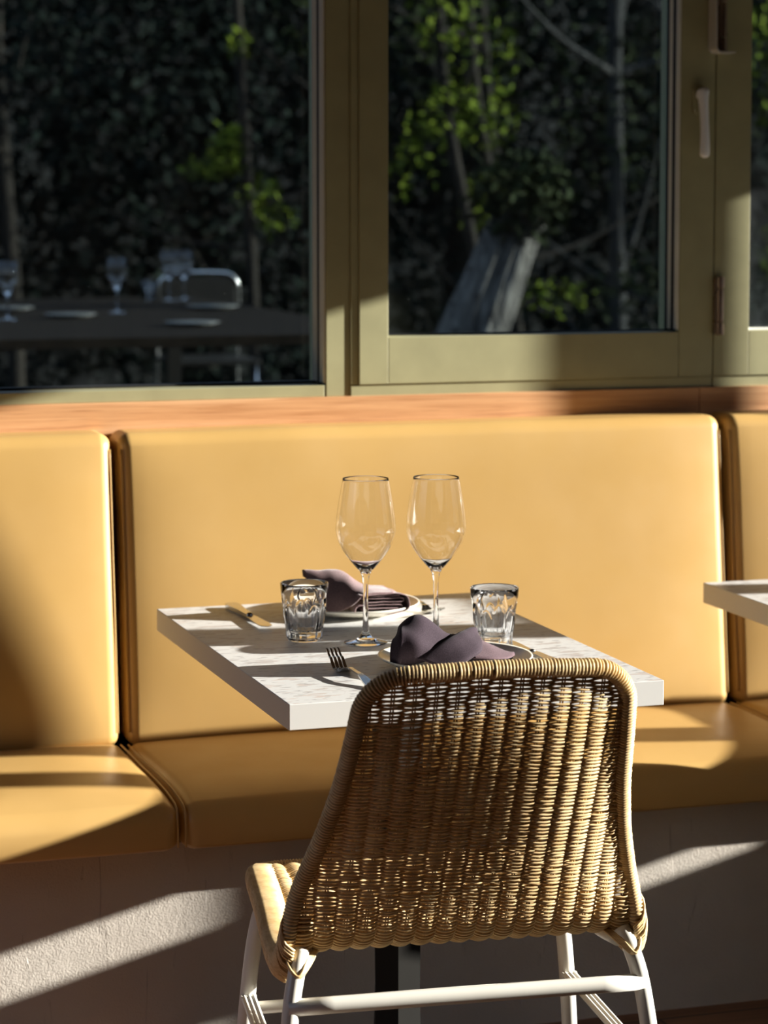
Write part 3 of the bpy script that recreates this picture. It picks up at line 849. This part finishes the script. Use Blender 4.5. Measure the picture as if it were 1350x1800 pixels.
def leaves(bm, c, rad, n, size, flat=1.0):
    for _ in range(n):
        while True:
            p = Vector((random.uniform(-1, 1), random.uniform(-1, 1), random.uniform(-1, 1)))
            if p.length < 1: break
        p = Vector((p.x*rad[0], p.y*rad[1], p.z*rad[2]))+Vector(c)
        d = Vector((random.gauss(0, 1), random.gauss(0, 1), random.gauss(-.3, .7))).normalized(); s = d.cross(Vector((random.gauss(0, 1), random.gauss(0, 1), random.gauss(0, 1)))).normalized()
        L = size*random.uniform(.6, 1.4); w = L*.22
        a, b, c2, d2 = p, p+d*L*.5+s*w, p+d*L, p+d*L*.5-s*w
        bm.faces.new([bm.verts.new(q) for q in (a, b, c2, d2)])
def tree(base, top, r0, r1, crowns, barkm, leafm, label, nl=900, size=.09, bend=.15, branches=3):
    e = empty('tree', base); tag(e, label, 'tree', None)
    b = Vector(base); t = Vector(top)-b
    bm = bmesh.new(); pts = spline([(0, 0, 0), t*.33+Vector((bend*random.uniform(-1, 1), 0, 0)), t*.66+Vector((bend*random.uniform(-1, 1), 0, 0)), t], 26)
    tube(bm, pts, [(r0+(r1-r0)*i/25)*(1+.12*noise.noise(Vector((i*.6, base[0], 0)))) for i in range(26)], 14)
    tr = new_obj('trunk', bm, barkm, e, smooth=True)
    if branches:
        for k in range(branches):
            bm = bmesh.new()
            i = random.randint(8, 22); p = pts[i]; d = Vector((random.uniform(-1, 1), random.uniform(-.4, .4), random.uniform(.2, .9))).normalized()*random.uniform(.5, 1.3)
            tube(bm, spline([p, p+d*.5+Vector((0, 0, -.06)), p+d], 10), [r1*.8*(1-i_/11) for i_ in range(10)], 8)
            new_obj('branch', bm, barkm, tr, smooth=True)
    if crowns:
        bm = bmesh.new()
        for (c, rad, k) in crowns: leaves(bm, Vector(c)-b, rad, int(nl*k), size)
        new_obj('foliage', bm, leafm, e, recalc=False)
    return e
# dense growth, crown after crown, its forest shade put into the leaf colour
T = 'dark evergreen tree beyond the windows'
for i, (x, y, lab) in enumerate([(-1.0, 12, 'dark evergreen at the far left beyond the left pane'), (1.2, 13, 'dark evergreen behind the reflection stand-in table, left of its tall trees'), (3.0, 12.5, 'dark evergreen beyond the mullion between the panes'),
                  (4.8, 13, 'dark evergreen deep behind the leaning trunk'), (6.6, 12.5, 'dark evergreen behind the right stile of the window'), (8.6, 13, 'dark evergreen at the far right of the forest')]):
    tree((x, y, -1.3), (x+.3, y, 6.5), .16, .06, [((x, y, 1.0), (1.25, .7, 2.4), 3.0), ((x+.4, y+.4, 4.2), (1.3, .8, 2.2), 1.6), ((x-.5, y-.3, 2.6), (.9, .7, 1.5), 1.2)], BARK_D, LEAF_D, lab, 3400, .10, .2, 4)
# slimmer trees nearer, their sunlit foliage brightened in colour
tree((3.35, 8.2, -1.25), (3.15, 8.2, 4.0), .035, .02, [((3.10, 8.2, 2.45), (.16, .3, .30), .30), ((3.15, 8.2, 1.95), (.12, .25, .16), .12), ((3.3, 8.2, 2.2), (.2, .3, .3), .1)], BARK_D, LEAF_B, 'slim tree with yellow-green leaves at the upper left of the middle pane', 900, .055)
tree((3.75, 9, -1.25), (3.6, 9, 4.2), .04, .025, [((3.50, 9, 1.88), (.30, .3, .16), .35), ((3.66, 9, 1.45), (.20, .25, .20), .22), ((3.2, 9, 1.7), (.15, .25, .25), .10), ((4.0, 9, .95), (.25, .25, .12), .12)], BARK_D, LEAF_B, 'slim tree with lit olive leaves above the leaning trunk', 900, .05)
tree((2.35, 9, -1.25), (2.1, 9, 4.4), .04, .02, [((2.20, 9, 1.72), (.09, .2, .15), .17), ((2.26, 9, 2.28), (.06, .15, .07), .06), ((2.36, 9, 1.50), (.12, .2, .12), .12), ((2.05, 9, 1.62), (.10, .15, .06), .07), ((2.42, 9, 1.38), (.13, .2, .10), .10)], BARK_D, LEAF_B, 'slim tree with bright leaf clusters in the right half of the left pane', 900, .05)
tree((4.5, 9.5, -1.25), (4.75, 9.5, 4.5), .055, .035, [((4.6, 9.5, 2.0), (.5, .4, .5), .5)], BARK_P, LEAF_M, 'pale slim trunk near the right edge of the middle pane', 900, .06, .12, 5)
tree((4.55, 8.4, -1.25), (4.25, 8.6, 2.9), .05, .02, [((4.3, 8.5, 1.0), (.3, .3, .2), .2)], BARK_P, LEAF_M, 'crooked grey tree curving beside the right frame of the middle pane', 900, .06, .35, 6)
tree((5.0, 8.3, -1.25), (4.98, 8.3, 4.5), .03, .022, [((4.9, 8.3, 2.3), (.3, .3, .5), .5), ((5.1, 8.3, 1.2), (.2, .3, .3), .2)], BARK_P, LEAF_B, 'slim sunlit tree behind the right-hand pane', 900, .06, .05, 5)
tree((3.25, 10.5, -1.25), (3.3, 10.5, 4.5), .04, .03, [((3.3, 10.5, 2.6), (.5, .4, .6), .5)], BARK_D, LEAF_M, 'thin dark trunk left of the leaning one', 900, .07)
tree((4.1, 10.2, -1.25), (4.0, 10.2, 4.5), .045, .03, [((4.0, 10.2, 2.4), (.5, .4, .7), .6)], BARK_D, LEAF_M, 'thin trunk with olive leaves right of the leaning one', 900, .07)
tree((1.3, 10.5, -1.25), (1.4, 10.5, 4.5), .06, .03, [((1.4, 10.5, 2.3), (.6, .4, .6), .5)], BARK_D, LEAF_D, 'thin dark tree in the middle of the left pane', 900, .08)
# leaning weathered trunk with flared roots
e = empty('leaning_trunk', (2.17, 6.1, .7)); tag(e, 'leaning weathered grey trunk with flared ribbed base beyond the middle pane', 'tree trunk')
bm = bmesh.new(); G = []
for i in range(50):
    f = i/49; c = Vector((0.05+.50*f+.06*f*f, .2*f, -.55+1.28*f)); r = .185-.075*f+.16*max(0, 1-f/.55)**2
    row = []
    for k in range(73):
        a = 2*PI*k/72
        fl = 1+.20*math.sin(a*5+f*2)*(1-.6*f)+.07*math.sin(a*13+f*5)+.04*math.sin(a*23+f*9)+.10*noise.noise(Vector((math.cos(a)*2, math.sin(a)*2, f*2.5)))
        row.append(c+Vector((math.cos(a)*r*fl*(1+.25*max(0, .4-f)), math.sin(a)*r*fl*.8, .06*math.sin(a*5)*max(0, 1-f/.4))))
    G.append(row)
grid_surface(bm, G); new_obj('trunk', bm, BARK_G, e, smooth=True)
bm = bmesh.new(); leaves(bm, (.58, .12, .80), (.22, .20, .20), 900, .06); new_obj('foliage', bm, LEAF_M, e, recalc=False)

# deck, table and chair added in place of a room reflection in the pane
o = struct('floor_reflection', DARKWOOD, -2.5, 3.2, 2.6, 8.6, -.1, .30)
e = empty('reflection_table', (.4, 5.9, .30)); tag(e, 'long dark table behind the left pane, standing in for a reflection', 'table')
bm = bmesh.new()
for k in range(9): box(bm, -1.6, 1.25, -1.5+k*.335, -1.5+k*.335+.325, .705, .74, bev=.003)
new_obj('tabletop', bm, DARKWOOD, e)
for sx_ in (-1.45, 1.1):
    for sy in (-1.35, 1.35):
        bm = bmesh.new(); box(bm, sx_-.03, sx_+.03, sy-.03, sy+.03, 0, .705); new_obj('leg', bm, BLACK, e)
TT = .30+.7402
def far_wine(x, y, label):
    bm = bmesh.new()
    lathe(bm, [(0, 0), (.034, 0), (.034, .002), (.006, .007), (.004, .09), (.016, .105), (.036, .135), (.042, .165), (.036, .215), (.0345, .215), (.0405, .165), (.0345, .136), (.012, .108), (0, .104)], 32)
    o = new_obj('wine_glass', bm, GLASS, None, smooth=True); o.location = (x, y, TT); tag(o, label, 'wine glass'); return o
far_wine(1.425, 7.0, 'left one of the two small wine glasses glinting together on the reflection stand-in table')
far_wine(1.505, 7.05, 'right one of the two small wine glasses glinting together on the reflection stand-in table')
far_wine(.99, 6.0, 'lone wine glass left of the tumbler on the reflection stand-in table')
far_wine(.50, 5.6, 'wine glass at the left edge of the picture on the reflection stand-in table')
bm = bmesh.new(); lathe(bm, [(0, 0), (.03, 0), (.037, .09), (.035, .09), (.028, .008), (0, .008)], 24)
o = new_obj('tumbler', bm, GLASS, None, smooth=True); o.location = (1.34, 7.0, TT); tag(o, 'small tumbler between the wine glasses on the reflection stand-in table', 'drinking glass')
for (x, y, r, lab) in ((.75, 5.7, .10, 'pale plate on the reflection stand-in table left of the lone wine glass'), (1.05, 5.0, .10, 'pale plate nearest the pane on the reflection stand-in table'), (1.42, 6.2, .11, 'pale plate on the reflection stand-in table below the two wine glasses'), (.62, 6.3, .10, 'pale plate at the left of the reflection stand-in table')):
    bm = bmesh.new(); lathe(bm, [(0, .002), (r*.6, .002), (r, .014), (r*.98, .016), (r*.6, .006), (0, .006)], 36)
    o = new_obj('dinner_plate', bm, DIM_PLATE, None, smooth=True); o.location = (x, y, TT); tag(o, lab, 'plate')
e = empty('reflection_chair', (1.73, 7.75, .30)); tag(e, 'dark reflection stand-in chair with thin rounded metal back frame at the end of the terrace table', 'chair')
bm = bmesh.new()
fr = spline([(-.20, .02, 0), (-.19, 0, .45), (-.19, -.03, .74), (-.165, -.035, .815), (-.10, -.035, .835), (.10, -.035, .835), (.165, -.035, .815), (.19, -.03, .74), (.19, 0, .45), (.20, .02, 0)], 80)
tube(bm, fr, .0085, 10); new_obj('back_frame', bm, STEEL, e, smooth=True)
bm = bmesh.new(); box(bm, -.18, .18, -.04, -.025, .50, .815, bev=.01); new_obj('backrest', bm, BLACK, e)
bm = bmesh.new(); box(bm, -.20, .20, -.40, .02, .43, .455, bev=.008); new_obj('seat', bm, BLACK, e)
for s in (-1, 1):
    bm = bmesh.new(); tube(bm, [(s*.18, -.37, .44), (s*.2, -.4, 0)], .0085, 8); new_obj('leg', bm, STEEL, e, smooth=True)

# ------------------------------------------------------------------ groups of like things
GR = {'backrest_cushion': 'banquette backrest cushions', 'seat_cushion': 'banquette seat cushions', 'dining_table': 'tables along the banquette', 'tree': 'trees beyond the windows',
      'wine_glass': 'stemmed wine glasses', 'tumbler': 'tumblers', 'dinner_plate': 'dinner plates', 'fork': 'forks', 'table_knife': 'table knives', 'napkin': 'folded napkins'}
for o in S.objects:
    b = o.name.split('.')[0]
    if o.parent is None and b in GR and 'label' in o:
        o['group'] = GR[b]+(' on the reflection stand-in table' if o.location.y > 3 and b in ('wine_glass', 'tumbler', 'dinner_plate') else ' on the dining tables' if b in ('wine_glass', 'tumbler', 'dinner_plate', 'fork', 'table_knife', 'napkin') else '')
